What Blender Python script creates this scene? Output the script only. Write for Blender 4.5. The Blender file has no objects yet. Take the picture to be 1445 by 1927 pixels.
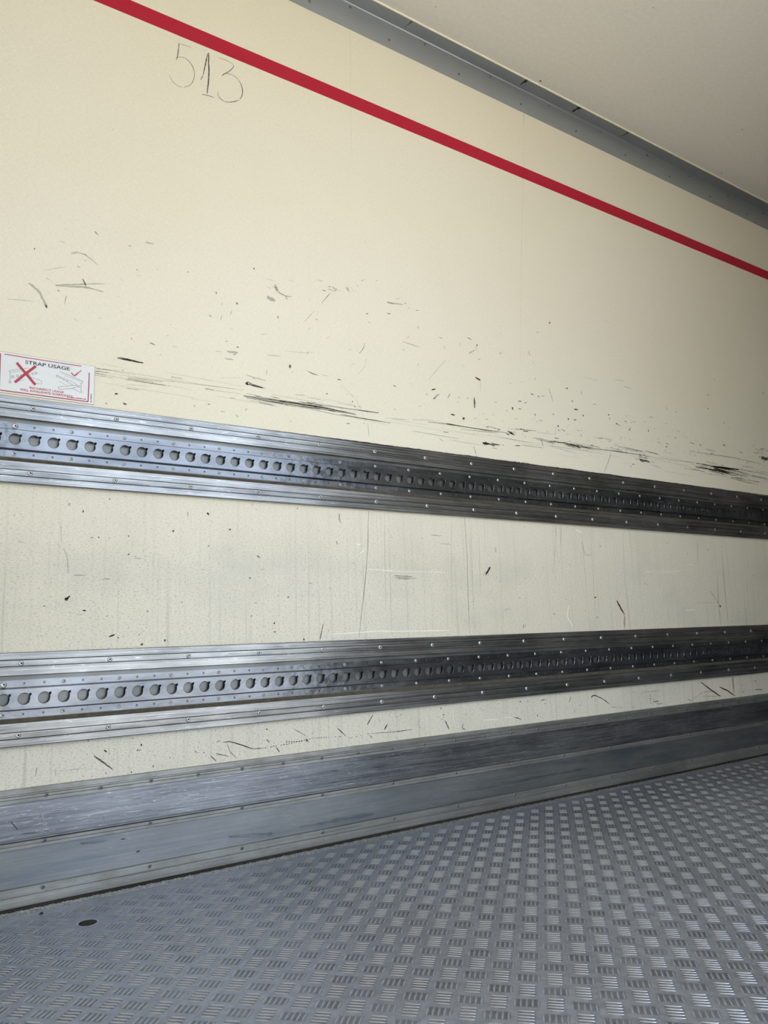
import bpy, bmesh, math, random
import numpy as np
from mathutils import Matrix, Vector

# ------------------------------------------------------------------ camera
scene = bpy.context.scene
cam_data = bpy.data.cameras.new('camera')
cam = bpy.data.objects.new('camera', cam_data)
scene.collection.objects.link(cam)
CR = Vector((0.82978011, -0.55717544, -0.03194527))
CU = Vector((-0.06097301, -0.14740492, 0.98719506))
CF = Vector((0.55474973, 0.81720702, 0.15628633))
m = Matrix.Identity(4)
for r in range(3):
    m[r][0] = CR[r]; m[r][1] = CU[r]; m[r][2] = -CF[r]
m.translation = Vector((0.0, -2.29051, 0.66640))
cam.matrix_world = m
cam_data.sensor_fit = 'HORIZONTAL'
cam_data.sensor_width = 36.0
cam_data.lens = 36.0 * 1443.316 / 1445.0
cam_data.clip_start = 0.02
scene.camera = cam

# ------------------------------------------------------------------ daylight
world = bpy.data.worlds.new('clear_sky'); scene.world = world
world.use_nodes = True
wn = world.node_tree.nodes; wn.clear()
bg = wn.new('ShaderNodeBackground'); wo = wn.new('ShaderNodeOutputWorld')
bg.inputs['Color'].default_value = (0.80, 0.90, 1.0, 1)
bg.inputs['Strength'].default_value = 2.6
world.node_tree.links.new(bg.outputs[0], wo.inputs[0])

sun_data = bpy.data.lights.new('sun', 'SUN'); sun_data.energy = 14.0; sun_data.angle = 0.01
sun_data.color = (1.0, 0.97, 0.93)
sun = bpy.data.objects.new('sun', sun_data); scene.collection.objects.link(sun)
# sun runs almost along the side of the body: it lights the yard outside the door, not the inside
sun.rotation_euler = Vector((-0.62, 0.03, -0.78)).to_track_quat('-Z', 'Y').to_euler()

scene.view_settings.view_transform = 'Standard'
scene.view_settings.look = 'None'
scene.view_settings.gamma = 1.0
scene.view_settings.use_curve_mapping = False
scene.view_settings.exposure = 0.60

# light-path limits (speed only)
cy = scene.cycles
cy.max_bounces = 7; cy.diffuse_bounces = 5; cy.glossy_bounces = 3; cy.transparent_max_bounces = 6
cy.transmission_bounces = 2; cy.caustics_reflective = False; cy.caustics_refractive = False
cy.use_adaptive_sampling = True; cy.adaptive_threshold = 0.05

# the van body: wall plane Y=0, X runs along it away from the open door, Z up
X0, X1 = -3.5, 11.0            # body length
YW = -2.46                     # opposite wall
ZC = 3.168                     # ceiling height
DOOR = (0.5, 2.55, 2.9)      # open side door in the opposite wall: x0, x1, top


# measured marks (half-millimetres on the wall plane), pencilled digits and sticker print
MARKS=[('f',5,[676,3402,734,3364,778,3275]),
('f',3.5,[823,3420,996,3452,1094,3444]),
('f',3,[819,3423,1101,3500]),
('g',2.5,[971,3500,992,3460]),
('f',2,[883,3373,875,3314]),
('f',1.2,[752,3499,874,3552]),
('f',2.5,[974,3663,1057,3612]),
('f',4,[1343,3837,1396,3842]),
('f',4,[1239,3785,1256,3787]),
('d',2,[1294,3638]),
('g',2.5,[1623,3706]),
('g',2.5,[838,3393]),
('g',2,[701,3626,698,3614]),
('d',1.5,[1382,3174,1415,3167]),
('g',1.5,[1268,3187,1270,3171]),
('f',1.5,[567,3279,706,3297]),
('f',1.5,[926,3242,950,3225]),
('g',4,[770,3290,778,3272]),
('f',3,[902,3644,934,3661,990,3658]),
('f',3,[936,3572,957,3568]),
('g',2.5,[1814,3615,1821,3599]),
('g',1.8,[1766,3444,1786,3429]),
('f',4,[1857,3536]),
('g',4,[1963,3566]),
('g',1,[1928,3509,1916,3472]),
('g',1,[1857,3461,1849,3423]),
('g',3,[2091,3848]),
('g',1.5,[2264,3732,2289,3712,2337,3703,2376,3708]),
('g',2,[2326,3695,2348,3681]),
('d',2,[2265,3541,2273,3523]),
('g',1.2,[2698,3813,2619,3714]),
('f',1.5,[2560,3642,2468,3532]),
('g',1.2,[2831,3888,2855,3860]),
('g',1.2,[2844,3896,2858,3859]),
('f',1.2,[2874,3898,2904,3866]),
('g',1.5,[2924,3927,2943,3920]),
('g',1.2,[2969,3971,2999,3990]),
('d',2,[3110,4009]),
('f',3,[3201,3856,3260,3852]),
('g',2,[3005,3713,3024,3724]),
('g',1.8,[2565,3582,2588,3579]),
('g',1.8,[1879,3282,1900,3280]),
('d',3,[1968,3255]),
('f',2,[2137,3380,2184,3392]),
('f',5,[1893,3212,1968,3221,1938,3196]),
('f',2.5,[1811,3197,1854,3205]),
('f',3,[1879,3161,1938,3162]),
('f',2,[2182,3241,2288,3250]),
('f',1,[2321,3297,2475,3308,2565,3332]),
('g',6,[2358,3189]),
('g',2,[2373,3153]),
('g',1.5,[2489,3183,2534,3165,2579,3164]),
('g',1.2,[2182,3136,2178,3100]),
('g',1.5,[2984,3480,2970,3434,2932,3389]),
('f',1.2,[2999,3368,2978,3294,2915,3224]),
('g',1.8,[2740,3160,2769,3157]),
('f',1.5,[2602,3171,2671,3169]),
('f',12,[2186,3663,2250,3646]),
('f',8,[2251,3766,2267,3723]),
('d',3,[1186,3040,1232,3037,1343,3036]),
('d',1.5,[1194,3047,1300,3040]),
('g',1,[1061,2950,1151,2956]),
('g',1,[1062,2935,1143,2938]),
('g',1,[1247,2928,1467,2933]),
('d',1,[1230,2912,1485,2913]),
('g',1,[1251,2920,1414,2920]),
('f',1,[1244,2881,1397,2894]),
('g',1,[1240,2858,1320,2858]),
('g',1.2,[1520,2976,1592,2974]),
('d',3.5,[1175,2811,1195,2814]),
('g',2.5,[1127,2743]),
('g',5,[1238,2757]),
('g',2,[1221,2968]),
('g',1.2,[1671,2812,1674,2799]),
('g',2.5,[1760,2832,1777,2832]),
('d',1.2,[2020,2824,2035,2842]),
('d',1.2,[1957,2786,1970,2774]),
('d',6,[2025,3013,2045,3008]),
('d',2.5,[2038,3010,2155,2999]),
('d',1.2,[2053,3018,2171,3002]),
('g',1.2,[2028,3072,2171,3056]),
('g',1.5,[2073,3065,2094,3053]),
('f',1,[1143,2933,1538,2944]),
('f',1,[1484,2945,1953,2963]),
('f',1,[1666,2955,2012,2963]),
('f',1,[1741,2930,1992,2935]),
('f',1,[1855,3024,2013,3050]),
('g',1,[1741,2935,1807,2931]),
('g',1,[1913,2899,1953,2896]),
('d',1.8,[2013,2927,2169,2925,2391,2926,2625,2927,2883,2919]),
('d',1.5,[2029,2914,2223,2912,2472,2916,2685,2917,2895,2913]),
('d',1.2,[2008,2921,2335,2915,2589,2911]),
('d',1.2,[2093,2934,2369,2933,2613,2931,2833,2923]),
('g',1,[2061,2899,2449,2908,2745,2890,3194,2890]),
('d',1.3,[2758,2897,3194,2891]),
('d',2,[2909,2951,3090,2955]),
('f',1.2,[2674,2945,2922,2950]),
('f',1.5,[2392,2990,2473,2999]),
('g',1.5,[2519,2950,2554,2953]),
('g',2,[2500,3173,2571,3163]),
('g',1.8,[2740,3158,2771,3158]),
('f',1.2,[2770,3124,2899,3027]),
('f',1.2,[2899,3027,2941,2944,2952,2901]),
('f',2,[2989,2861,2999,2762]),
('d',3,[2863,3009]),
('g',2.5,[2882,2972]),
('d',2.5,[2646,3031,2652,3040]),
('g',2,[2806,2837,2837,2841]),
('g',2.5,[2957,2857]),
('f',1.5,[3188,2927,3352,2937]),
('f',1.2,[3401,2943,3616,2968]),
('d',2.5,[3607,3213,3636,3224]),
('g',2,[3610,3138,3640,3154]),
('g',2,[3233,3190,3253,3186]),
('g',1.5,[2356,2800,2360,2790]),
('f',3,[2566,2946,3064,2955]),
('f',3,[2223,2928,2686,2941]),
('f',4,[3198,3850,3351,3867]),
('g',1.8,[3365,3884,3385,3881]),
('g',2.5,[3406,3848]),
('g',2,[3195,3764,3225,3761]),
('g',1.8,[3486,3717,3495,3699]),
('f',1.8,[3372,3596,3407,3620]),
('f',2.5,[3337,3560,3498,3545]),
('g',1.5,[3739,3603,3754,3576]),
('d',2,[3341,3495]),
('d',4,[4098,3677]),
('g',1.2,[4089,3669,4087,3639]),
('g',1.5,[4072,3629,4001,3586]),
('g',2,[3995,3724,4042,3713]),
('g',1.5,[4100,3552,4128,3561]),
('g',1.5,[4337,3645,4374,3661]),
('d',3,[4994,4067,4974,4043]),
('f',3,[4807,3932,4842,3936]),
('g',2,[4692,3733,4706,3697]),
('g',2.5,[4742,3639]),
('g',2.5,[4752,3500,4756,3485]),
('f',1.5,[3758,3489,3568,3288]),
('r',5,[4063,3390,4115,3377]),
('f',1.5,[4115,3377,4109,3280]),
('d',3,[3598,3213,3640,3225]),
('g',1.8,[3230,3191,3262,3183]),
('g',1.8,[3541,3176,3554,3160]),
('f',5,[3615,3147,3673,3190]),
('g',1.8,[3757,3168,3785,3207]),
('d',2.5,[3966,3199]),
('d',2.5,[3859,3150]),
('d',3,[4037,3215,4035,3126]),
('g',1.5,[4043,3199,4049,3134]),
('d',4,[3781,3039,3823,3036]),
('d',6,[3913,3020]),
('d',1.2,[4918,3430,4959,3308]),
('d',2.5,[4688,3344,4726,3344]),
('d',3.5,[4780,3335]),
('g',2,[4818,3343,4858,3351]),
('d',3,[4532,3258,4570,3261]),
('d',6,[4461,3184]),
('d',2,[4527,3193,4559,3188]),
('g',2,[4602,3250,4636,3261]),
('d',3,[5135,3471,5161,3466]),
('g',4,[4723,3163]),
('d',3,[4952,3198]),
('d',3.5,[5142,3179]),
('g',2.5,[5206,3364,5213,3345]),
('d',2,[4454,3404]),
('g',2,[3477,3398]),
('f',4,[3873,3191]),
('g',2,[3550,2946,3773,2952,4065,2954,4341,2959,4467,2952]),
('d',1.2,[3731,2958,4216,2949]),
('g',3,[3738,2953,3823,2953]),
('g',1.2,[3879,2928,4277,2945]),
('g',1.5,[4188,2988,4311,2977]),
('d',4,[4390,2977,4467,2950]),
('g',2,[4472,3005,4719,3017]),
('f',1.5,[4735,3007,4976,3017]),
('d',7,[4102,2841,4177,2838]),
('d',3,[4162,2840,4293,2845]),
('g',2,[3699,2883,3748,2886]),
('d',2,[4460,2858,4525,2865]),
('g',1.2,[4542,2873,4790,2874]),
('g',1.8,[4781,2963,4799,2880]),
('g',1.5,[4680,2951,4781,2956]),
('g',3,[4864,2941,5075,2952,5271,2932]),
('d',1.5,[4987,2949,5255,2947]),
('d',4,[5217,2936,5271,2930]),
('f',2,[4870,2904,5219,2870]),
('f',1.5,[4896,2907,5588,2905]),
('g',1.5,[5272,2943,5919,2947]),
('g',1.2,[5470,3046,5703,3058]),
('g',3,[5149,2980,5130,2972]),
('d',5,[5001,3097]),
('f',1.5,[4964,3079,4966,3010]),
('f',3,[5687,2922,5662,2879,5568,2731]),
('f',3,[4003,2801,4022,2757,4034,2712]),
('f',2.5,[3654,2830,3694,2806]),
('d',3,[5243,3282,5275,3285]),
('d',3.5,[5337,3238]),
('d',3.5,[5137,3179]),
('g',2.5,[5206,3181,5243,3186]),
('g',3,[5691,3293]),
('d',3,[5792,3229,5800,3212]),
('d',3,[5205,3364,5211,3345]),
('d',3.5,[5224,3280,5275,3285]),
('d',3.5,[5338,3238]),
('d',3.5,[5141,3180]),
('g',2.5,[5214,3182,5243,3186]),
('d',4,[5697,3295]),
('d',3,[5703,3257]),
('d',4.5,[5979,3182]),
('g',3,[5916,3261,5951,3260]),
('d',4.5,[6269,3211]),
('g',2,[5789,3227,5848,3207]),
('d',3.5,[6692,3189]),
('d',3,[6744,3467]),
('d',4,[7105,3170,7107,3150]),
('d',3.5,[6947,3167]),
('d',3.5,[7515,3213,7565,3203]),
('g',3,[7572,3466,7596,3453]),
('g',3.5,[7668,3412]),
('d',4.5,[8301,3256]),
('g',3,[8143,3325]),
('d',2.5,[8417,3925,8455,3924]),
('d',3,[7481,3929]),
('d',4,[7334,3735]),
('g',4,[7297,3585,7321,3581]),
('g',3,[8284,3539]),
('f',1.5,[5381,3613,5594,3610]),
('g',1.5,[5959,3609,6064,3608]),
('f',2,[5820,3658,5966,3667]),
('g',3,[5054,2938,5254,2934]),
('f',1.5,[5052,2925,5716,2952,6234,2951]),
('g',2,[5716,2952,6256,2951]),
('f',2,[6233,2944,7035,2960]),
('g',8,[6100,2902,6249,2896]),
('d',3,[7010,2957,7306,2956,7667,2960]),
('d',3,[7052,2917,7349,2914,7603,2899]),
('d',7,[7254,2946,7773,2962]),
('g',10,[7302,2933,7527,2908]),
('g',2,[7668,2967,8342,2958]),
('g',1.8,[6909,3073,7689,3087,8235,3070]),
('g',1.5,[7835,3007,8056,3012]),
('d',2,[7610,2864,7864,2868]),
('g',2.5,[8009,2912,8331,2900]),
('g',12,[8236,3143,8394,3143]),
('d',4,[8266,3154,8361,3123]),
('d',3,[8284,3099,8367,3156]),
('f',4,[7184,3126,7359,3122]),
('f',2,[6267,2870,6417,2849]),
('d',3,[5954,2822]),
('f',2,[6463,3018,6621,3021]),
('d',2.5,[6226,3294]),
('g',2.5,[5955,3326,5954,3305]),
('g',2,[6311,3355,6359,3358]),
('g',3,[6577,3190]),
('g',3,[6872,3218]),
('g',3,[7038,3208]),
('g',3,[7697,3205]),
('g',3,[7998,3223]),
('g',3,[8104,3267]),
('g',2,[5161,3477,5150,3462]),
('g',2,[5338,3471,5348,3439]),
('g',2,[5489,3365,5529,3374]),
('g',2,[6588,3500,6606,3466]),
('d',6,[929,1579,949,1585]),
('d',3,[942,1583,957,1598]),
('d',3,[1014,2084]),
('d',2,[1161,2166]),
('d',3,[1545,1995]),
('g',1.5,[1636,2118,1635,2087]),
('d',2.5,[1104,1935]),
('g',3,[1065,1932]),
('g',2.5,[1275,1951]),
('d',2.5,[1277,1843]),
('g',1,[972,1714,1036,1716]),
('g',1,[1129,1695,1176,1695]),
('f',1.8,[915,1862,939,1815,941,1728]),
('f',2.5,[679,1892,707,1893]),
('d',2.5,[1176,1365,1207,1375]),
('g',2.5,[1227,1357]),
('d',3.5,[1364,1314]),
('d',3.5,[1501,1333]),
('d',2.5,[1026,1517,1045,1515]),
('d',2.5,[1394,1508]),
('g',2,[1593,1560,1606,1559]),
('g',2,[820,1542,830,1542]),
('f',1,[896,2004,903,1901]),
('g',2.5,[1347,1372]),
('g',1,[1319,1819,1352,1818]),
('f',4,[937,2120]),
('d',4,[1760,2120,1774,2108]),
('d',3,[1908,2019,1919,2024]),
('d',1.6,[2729,2175,2728,2135,2741,2106]),
('g',3,[2698,1976,2709,1957]),
('g',1.2,[2975,2205,2959,1936,2932,1726,2895,1491,2866,1313]),
('f',1.2,[3111,2203,3096,1489]),
('w',3,[2958,1786,3175,1780]),
('w',6,[2869,1958,2901,1962]),
('w',5,[2897,1899,2930,1923]),
('d',1.8,[2583,1410,2556,1308]),
('d',4.5,[2219,1426,2220,1415]),
('d',3,[2222,1365]),
('d',3,[2323,1590]),
('d',3.5,[2434,1312]),
('g',2.5,[2084,1553,2096,1551]),
('d',2.5,[2059,1470]),
('d',3,[2049,1712]),
('d',2.5,[1772,1910]),
('w',4,[2643,1338,3157,1354]),
('g',2.5,[2096,1860,2120,1847]),
('g',2,[2396,2185,2402,2195]),
('g',1.5,[2065,2192,2073,2200]),
('f',1.5,[1903,1881,1927,1900]),
('f',1.2,[3736,2169,3716,1794,3699,1381]),
('g',1,[3871,2204,3880,1939,3868,1592,3867,1309]),
('f',1.2,[3933,2163,3922,1657,3927,1307]),
('f',1.2,[4013,2066,3994,1613]),
('g',1.2,[4886,2201,4880,2092]),
('g',1.2,[4951,2204,4934,2034]),
('f',1.2,[4880,2092,4808,1768]),
('g',1.2,[3526,2058,3640,2055]),
('f',2,[3616,1995,3719,1994]),
('g',1.5,[3178,1744,3341,1741]),
('g',1.5,[3178,1731,3385,1728]),
('g',1.2,[3214,1722,3327,1720]),
('d',5,[4114,1830,4058,1759]),
('r',1.5,[4179,1989,4178,1943]),
('d',3.5,[4798,1454,4797,1442]),
('g',2,[4435,1372,4435,1338]),
('g',1.5,[4455,1371,4455,1338]),
('g',1.2,[4238,1483,4292,1497]),
('w',2,[3082,1777,3713,1778]),
('w',4,[3065,1345,3674,1340]),
('g',1.8,[5031,1873,5041,1856]),
('w',6,[4978,1520,4952,1426,5010,1331]),
('w',7,[5131,2177,5219,2156]),
('d',2,[3449,2029]),
('g',1.8,[4512,2168,4522,2175]),
('g',2.5,[4486,1740]),
('g',2,[3912,1552]),
('r',6,[5605,1554,5640,1498,5694,1428]),
('d',2.5,[5598,1562,5613,1530,5626,1505]),
('R',8,[5693,1422,5679,1309]),
('d',4.5,[5321,1585]),
('d',3.5,[5428,2044,5440,2039]),
('d',3,[6399,2104]),
('d',6,[7172,1508,7173,1484]),
('g',1.8,[7027,1650,7078,1600,7161,1515]),
('g',1.8,[7170,1787,7149,1515,7150,1310]),
('f',4,[7302,2051,7279,1557,7284,1307]),
('w',2,[6168,1833,6582,1841]),
('w',1.5,[6165,1813,6512,1821]),
('w',2,[5998,1810,6169,1840]),
('w',2.5,[6682,1905,6798,1911]),
('w',4,[6592,1460,6751,1465]),
('g',1.8,[7037,2078,7082,2055]),
('d',2.5,[5314,1409,5335,1415]),
('f',1.5,[5763,2185,5732,1767,5756,1332]),
('f',1.5,[5321,2177,5313,1761,5299,1305]),
('f',1.2,[6727,1531,7115,1532]),
('f',3,[5200,2071,5224,1959,5297,1955]),
('f',2,[7797,1795,7786,1319]),
('g',3,[6710,2014]),
('g',3,[6811,1918]),
('g',3,[6016,1712]),
('d',2.5,[7494,1429]),
('d',2.5,[7968,1537]),
('g',2.5,[7827,1814]),
('f',2.5,[6897,2166,6865,1923]),
('g',3,[1111,713,1159,673,1213,627]),
('d',3,[1164,736,1179,726]),
('d',3.5,[1371,745]),
('g',2,[1346,711,1353,724]),
('f',2,[817,685,811,637]),
('f',1,[929,654,1074,652]),
('f',1.5,[913,670,911,624]),
('g',2.5,[1177,612]),
('d',2.5,[1317,601]),
('d',2.5,[1695,671]),
('d',2,[1746,659]),
('g',2.5,[1539,654]),
('g',2.5,[1441,617]),
('g',2.5,[1077,798]),
('d',1.8,[1867,710,1913,708,1995,677,2065,648,2127,646]),
('h',1.6,[2127,646,2293,652,2496,671,2709,659]),
('h',2,[2293,667,2455,656]),
('h',1.4,[2763,644,2932,657]),
('g',1.2,[2932,657,3213,647]),
('g',1.2,[1894,697,1913,646,1954,608]),
('g',1.2,[2344,747,2440,690]),
('g',2.5,[2434,673,2460,648]),
('g',2.5,[2678,716,2742,660]),
('w',1.5,[2683,720,2747,664]),
('d',2,[2961,779,2913,718]),
('d',2.5,[3079,707,3054,672]),
('g',1.8,[2156,696,2180,676]),
('d',1.5,[2224,642,2248,609]),
('d',3,[2160,758]),
('g',1.8,[1787,639,1823,603]),
('g',1.8,[1823,647,1903,622]),
('g',1.5,[2931,646,2953,625]),
('d',1.3,[3128,650,3292,652]),
('d',3,[3557,778]),
('d',3,[3581,729]),
('g',4,[3591,688,3624,623]),
('g',1.8,[3350,709,3353,690]),
('f',1.5,[3330,687,3384,643]),
('d',1.5,[3762,648,3744,625,3779,606]),
('w',2,[3660,788,3681,635]),
('d',2,[4279,650,4316,643,4352,627]),
('g',4.5,[4349,770,4353,761]),
('d',2,[4579,756,4627,763]),
('d',2,[4929,764,4905,721]),
('g',1.8,[4961,660,4959,631]),
('d',3.5,[4533,644]),
('d',2.5,[5174,735,5194,753,5234,752]),
('w',2.5,[4169,659,4257,654]),
('w',3,[3955,657,4111,650]),
('d',2.5,[3199,760]),
('g',2.5,[3960,729]),
('g',2.5,[4079,615]),
('d',2,[5171,736,5190,755,5240,748,5322,717,5402,666]),
('h',4.5,[5955,710,5956,623]),
('d',2.5,[5993,642,6071,642]),
('R',4,[6029,621,6125,616]),
('d',4,[6734,770,6884,690,7006,624]),
('d',4,[6884,690,7027,616]),
('d',4,[7031,706,7149,666,7277,605]),
('h',2,[6745,639,7006,620]),
('g',2.5,[7630,641,7764,632]),
('g',2.5,[7718,649,7762,619]),
('g',2,[6500,629,6570,605]),
('d',3,[7400,702]),
('d',2.5,[7639,725,7679,731]),
('h',1.8,[5425,639,5601,625]),
('d',2.2,[5706,623,5715,605]),
('f',3,[5835,736,6103,736]),
('f',2,[6571,618,6752,680,6970,672]),
('g',2,[7410,622,7445,647]),
('f',12,[7263,790,7260,639]),
('g',2,[7875,680,7872,666]),
('R',2.5,[4830,6096,4826,6039]),
('f',0.7,[4828,6062,4769,5437,4660,4425,4573,3524]),
('R',1.5,[4826,6039,4819,5960]),
('f',0.5,[2935,6266,2926,5787,2911,4956]),
('f',2,[1124,4549,1131,4544]),
('g',1.5,[4834,6135,4783,6099])]
DIGITS=[('5',[(1.2,[4081,13384,4018,13382,3956,13380,3910,13372,3871,13362]),(2.4,[3863,13375,3861,13287,3850,13198,3843,13111,3818,13033]),(1.5,[3833,13081,3881,13119,3943,13141,4005,13131,4059,13100,4099,13053,4127,12989,4144,12920,4138,12834,4117,12749,4071,12668,4017,12613,3956,12578]),(1.3,[3933,12565,3879,12556,3826,12568,3788,12588,3753,12615,3727,12662,3706,12711])]),
('1',[(4.2,[4390,13422,4395,13352,4392,13247,4399,13113,4400,12994,4392,12872,4381,12748,4369,12628]),(3,[4379,13405,4358,13301,4335,13171,4312,13042,4296,12951]),(1.8,[4292,12932,4270,12889,4254,12840]),(1.8,[4275,12573,4338,12585,4417,12600,4489,12592])]),
('3',[(1.3,[4585,13408,4658,13414,4741,13420,4807,13409,4854,13382]),(2.2,[4854,13382,4867,13361,4824,13294,4766,13217,4724,13165]),(2.6,[4733,13182,4675,13127,4634,13075]),(1.2,[4708,13154,4782,13177,4857,13177,4924,13153,4966,13109]),(2.4,[4966,13109,5004,13046,5027,12969,5024,12889,5003,12811,4973,12756]),(2,[4956,12737,4898,12686,4807,12633,4708,12599]),(1.5,[4708,12599,4643,12602,4591,12633,4562,12668,4566,12733])])]
STICKER=dict(red=[(2.2,[2837,14751,3388,14746,4073,14750,4897,14752]),(2.6,[5120,14586,5121,14165,5113,13690]),(2.8,[2695,13689,3912,13690,5113,13694]),(3,[2731,14749,2747,13693])],
 cross=[(6.5,[3156,14552,3415,14266,3667,13980]),(6.5,[3657,14537,3405,14275,3132,13970])],
 tick=[(2.5,[4616,14501,4658,14463,4710,14420]),(3.2,[4706,14419,4760,14473,4810,14533]),(2,[4806,14526,4850,14574,4900,14621])],
 line=[(0.9,[2969,14277,3192,14363,3466,14445]),(0.7,[2999,14235,3288,14340]),(0.9,[3003,14229,3009,13982]),(0.9,[2969,14282,3003,14229]),(0.9,[2983,13935,3030,13932,3027,13985]),(0.9,[3505,14193,3818,14135,3843,14095,3831,14028]),(0.6,[3224,14017,3374,14085]),(0.7,[3587,14054,3821,14026]),(1.1,[4312,14483,4609,14398,4941,14295]),(0.6,[4426,14390,4879,14285]),(1.1,[4945,14300,4938,14238,4891,14237]),(1.1,[4905,14233,4900,13991]),(1.1,[4900,13991,4954,13986,4947,13924,4671,14032]),(0.9,[4482,14232,4678,14129,4760,14142]),(0.9,[4551,14281,4758,14187,4790,14147]),(1,[4287,14023,4698,14132,4790,14147]),(1,[4303,13948,4670,14038,4797,14110]),(1,[4277,14025,4303,13948]),(0.6,[4291,14201,4506,14102])],
 circ=[(3073,14122,3.77),(3194,14168,3.36),(3293,14202,3.15),(3492,14261,2.94),(3584,14298,3.15),(3674,14331,3.36),(4243,14338,3.56),(4328,14307,3.15),(4419,14278,3.77),(4508,14243,3.15),(4838,14121,3.56),(3004,13960,2.73)],
 logo=(3.6,[4517,13732,5049,13743]),side=(3.4,[5197,13679,5194,13961]),scr=[(2,[4264,14732,4416,14721,4756,14626]),(1.2,[4560,14660,4756,14626]),(3,[4236,14676,4539,14675])])
CLUSTERS=[(3.6617,1.4593,0.2075,0.0203,46,'d'),(3.8056,1.4553,0.3126,0.0266,16,'g'),(4.125,1.6002,0.0662,0.0376,22,'d'),(3.0754,1.4595,0.053,0.0213,22,'d'),(2.1003,1.4182,0.0473,0.0091,12,'d'),(2.218,1.482,0.0308,0.014,12,'d'),(2.6125,1.4734,0.0708,0.0124,12,'g'),(1.024,1.5075,0.0154,0.0093,10,'d'),(1.207,1.4637,0.1722,0.0192,14,'d'),(2.5609,1.4725,0.2138,0.0123,16,'g'),(3.9243,1.4219,0.267,0.024,12,'g'),(2.9621,1.4945,0.2439,0.0158,14,'g'),(2.0376,0.8944,0.0168,0.019,12,'d'),(3.0021,0.334,0.0113,0.0234,12,'d'),(1.368,1.9233,0.0506,0.0168,10,'g'),(1.1301,1.8772,0.052,0.0398,10,'f')]
KICK_MARKS=[('w',1.6,[2396,519,2424,449,2454,374]),
('w',1.5,[2325,442,2339,398]),
('w',1.2,[1912,422,2002,369]),
('w',0.9,[1694,358,2226,346]),
('w',0.8,[1802,397,2689,392]),
('t',9,[1893,161,2006,146,2184,129]),
('w',4,[843,452,855,421,872,364]),
('w',1,[744,467,774,508]),
('w',0.9,[2731,404,3395,405]),
('w',0.8,[3588,386,4444,384]),
('w',1,[2945,482,3212,484]),
('d',1.2,[700,431,732,387]),
('d',2,[1349,169,1370,171]),
('d',1.5,[1259,252,1286,250]),
('w',5,[1479,536,1536,493]),
('w',3,[1606,424,1645,428]),
('t',6,[1047,265,1187,258]),
('t',8,[2369,141,2933,137]),
('t',10,[3674,174,5035,180]),
('t',10,[5022,55,6468,70]),
('t',8,[5591,314,7380,309])]

# ------------------------------------------------------------------ helpers
col = scene.collection
def lin(r, g, b):
    f = lambda c: (c/255/12.92 if c/255 <= 0.04045 else ((c/255+0.055)/1.055)**2.4)
    return (f(r), f(g), f(b), 1.0)

def mesh_obj(name, verts, faces, mats=None, parent=None, mat_idx=None, smooth=False):
    me = bpy.data.meshes.new(name)
    me.from_pydata([tuple(v) for v in verts], [], faces)
    for mt in (mats if isinstance(mats, (list, tuple)) else [mats]):
        if mt: me.materials.append(mt)
    if mat_idx is not None:
        me.polygons.foreach_set('material_index', mat_idx)
    if smooth:
        me.polygons.foreach_set('use_smooth', [True]*len(me.polygons))
    me.update()
    return link(name, me, parent)

def link(name, me, parent=None):
    o = bpy.data.objects.new(name, me); col.objects.link(o)
    if parent: o.parent = parent
    return o

def tag(o, label=None, cat=None, kind=None, group=None):
    if label: o['label'] = label
    if cat: o['category'] = cat
    if kind: o['kind'] = kind
    if group: o['group'] = group
    return o

class MB:
    def __init__(s): s.v = []; s.f = []; s.mi = []
    def add(s, vs, fs, mi=0):
        n = len(s.v); s.v += [tuple(v) for v in vs]
        s.f += [tuple(i+n for i in f) for f in fs]; s.mi += [mi]*len(fs)
    def box(s, a, b, mi=0):
        x0, y0, z0 = a; x1, y1, z1 = b
        s.add([(x0,y0,z0),(x1,y0,z0),(x1,y1,z0),(x0,y1,z0),(x0,y0,z1),(x1,y0,z1),(x1,y1,z1),(x0,y1,z1)],
              [(0,3,2,1),(4,5,6,7),(0,1,5,4),(1,2,6,5),(2,3,7,6),(3,0,4,7)], mi)
    def prism(s, prof, x0, x1, mi=0):
        """closed (y,z) outline run along X; outline listed so that the normals face out"""
        n = len(prof)
        vs = [(x0, y, z) for y, z in prof] + [(x1, y, z) for y, z in prof]
        fs = [(i, i+n, (i+1) % n + n, (i+1) % n) for i in range(n)]
        fs += [tuple(range(n)), tuple(range(2*n-1, n-1, -1))]
        s.add(vs, fs, mi)
    def build(s, name, mats, parent=None, smooth=False):
        return mesh_obj(name, s.v, s.f, mats, parent, s.mi, smooth)

def recalc(o):
    bm = bmesh.new(); bm.from_mesh(o.data)
    bmesh.ops.recalc_face_normals(bm, faces=bm.faces); bm.to_mesh(o.data); bm.free()
    return o

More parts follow.
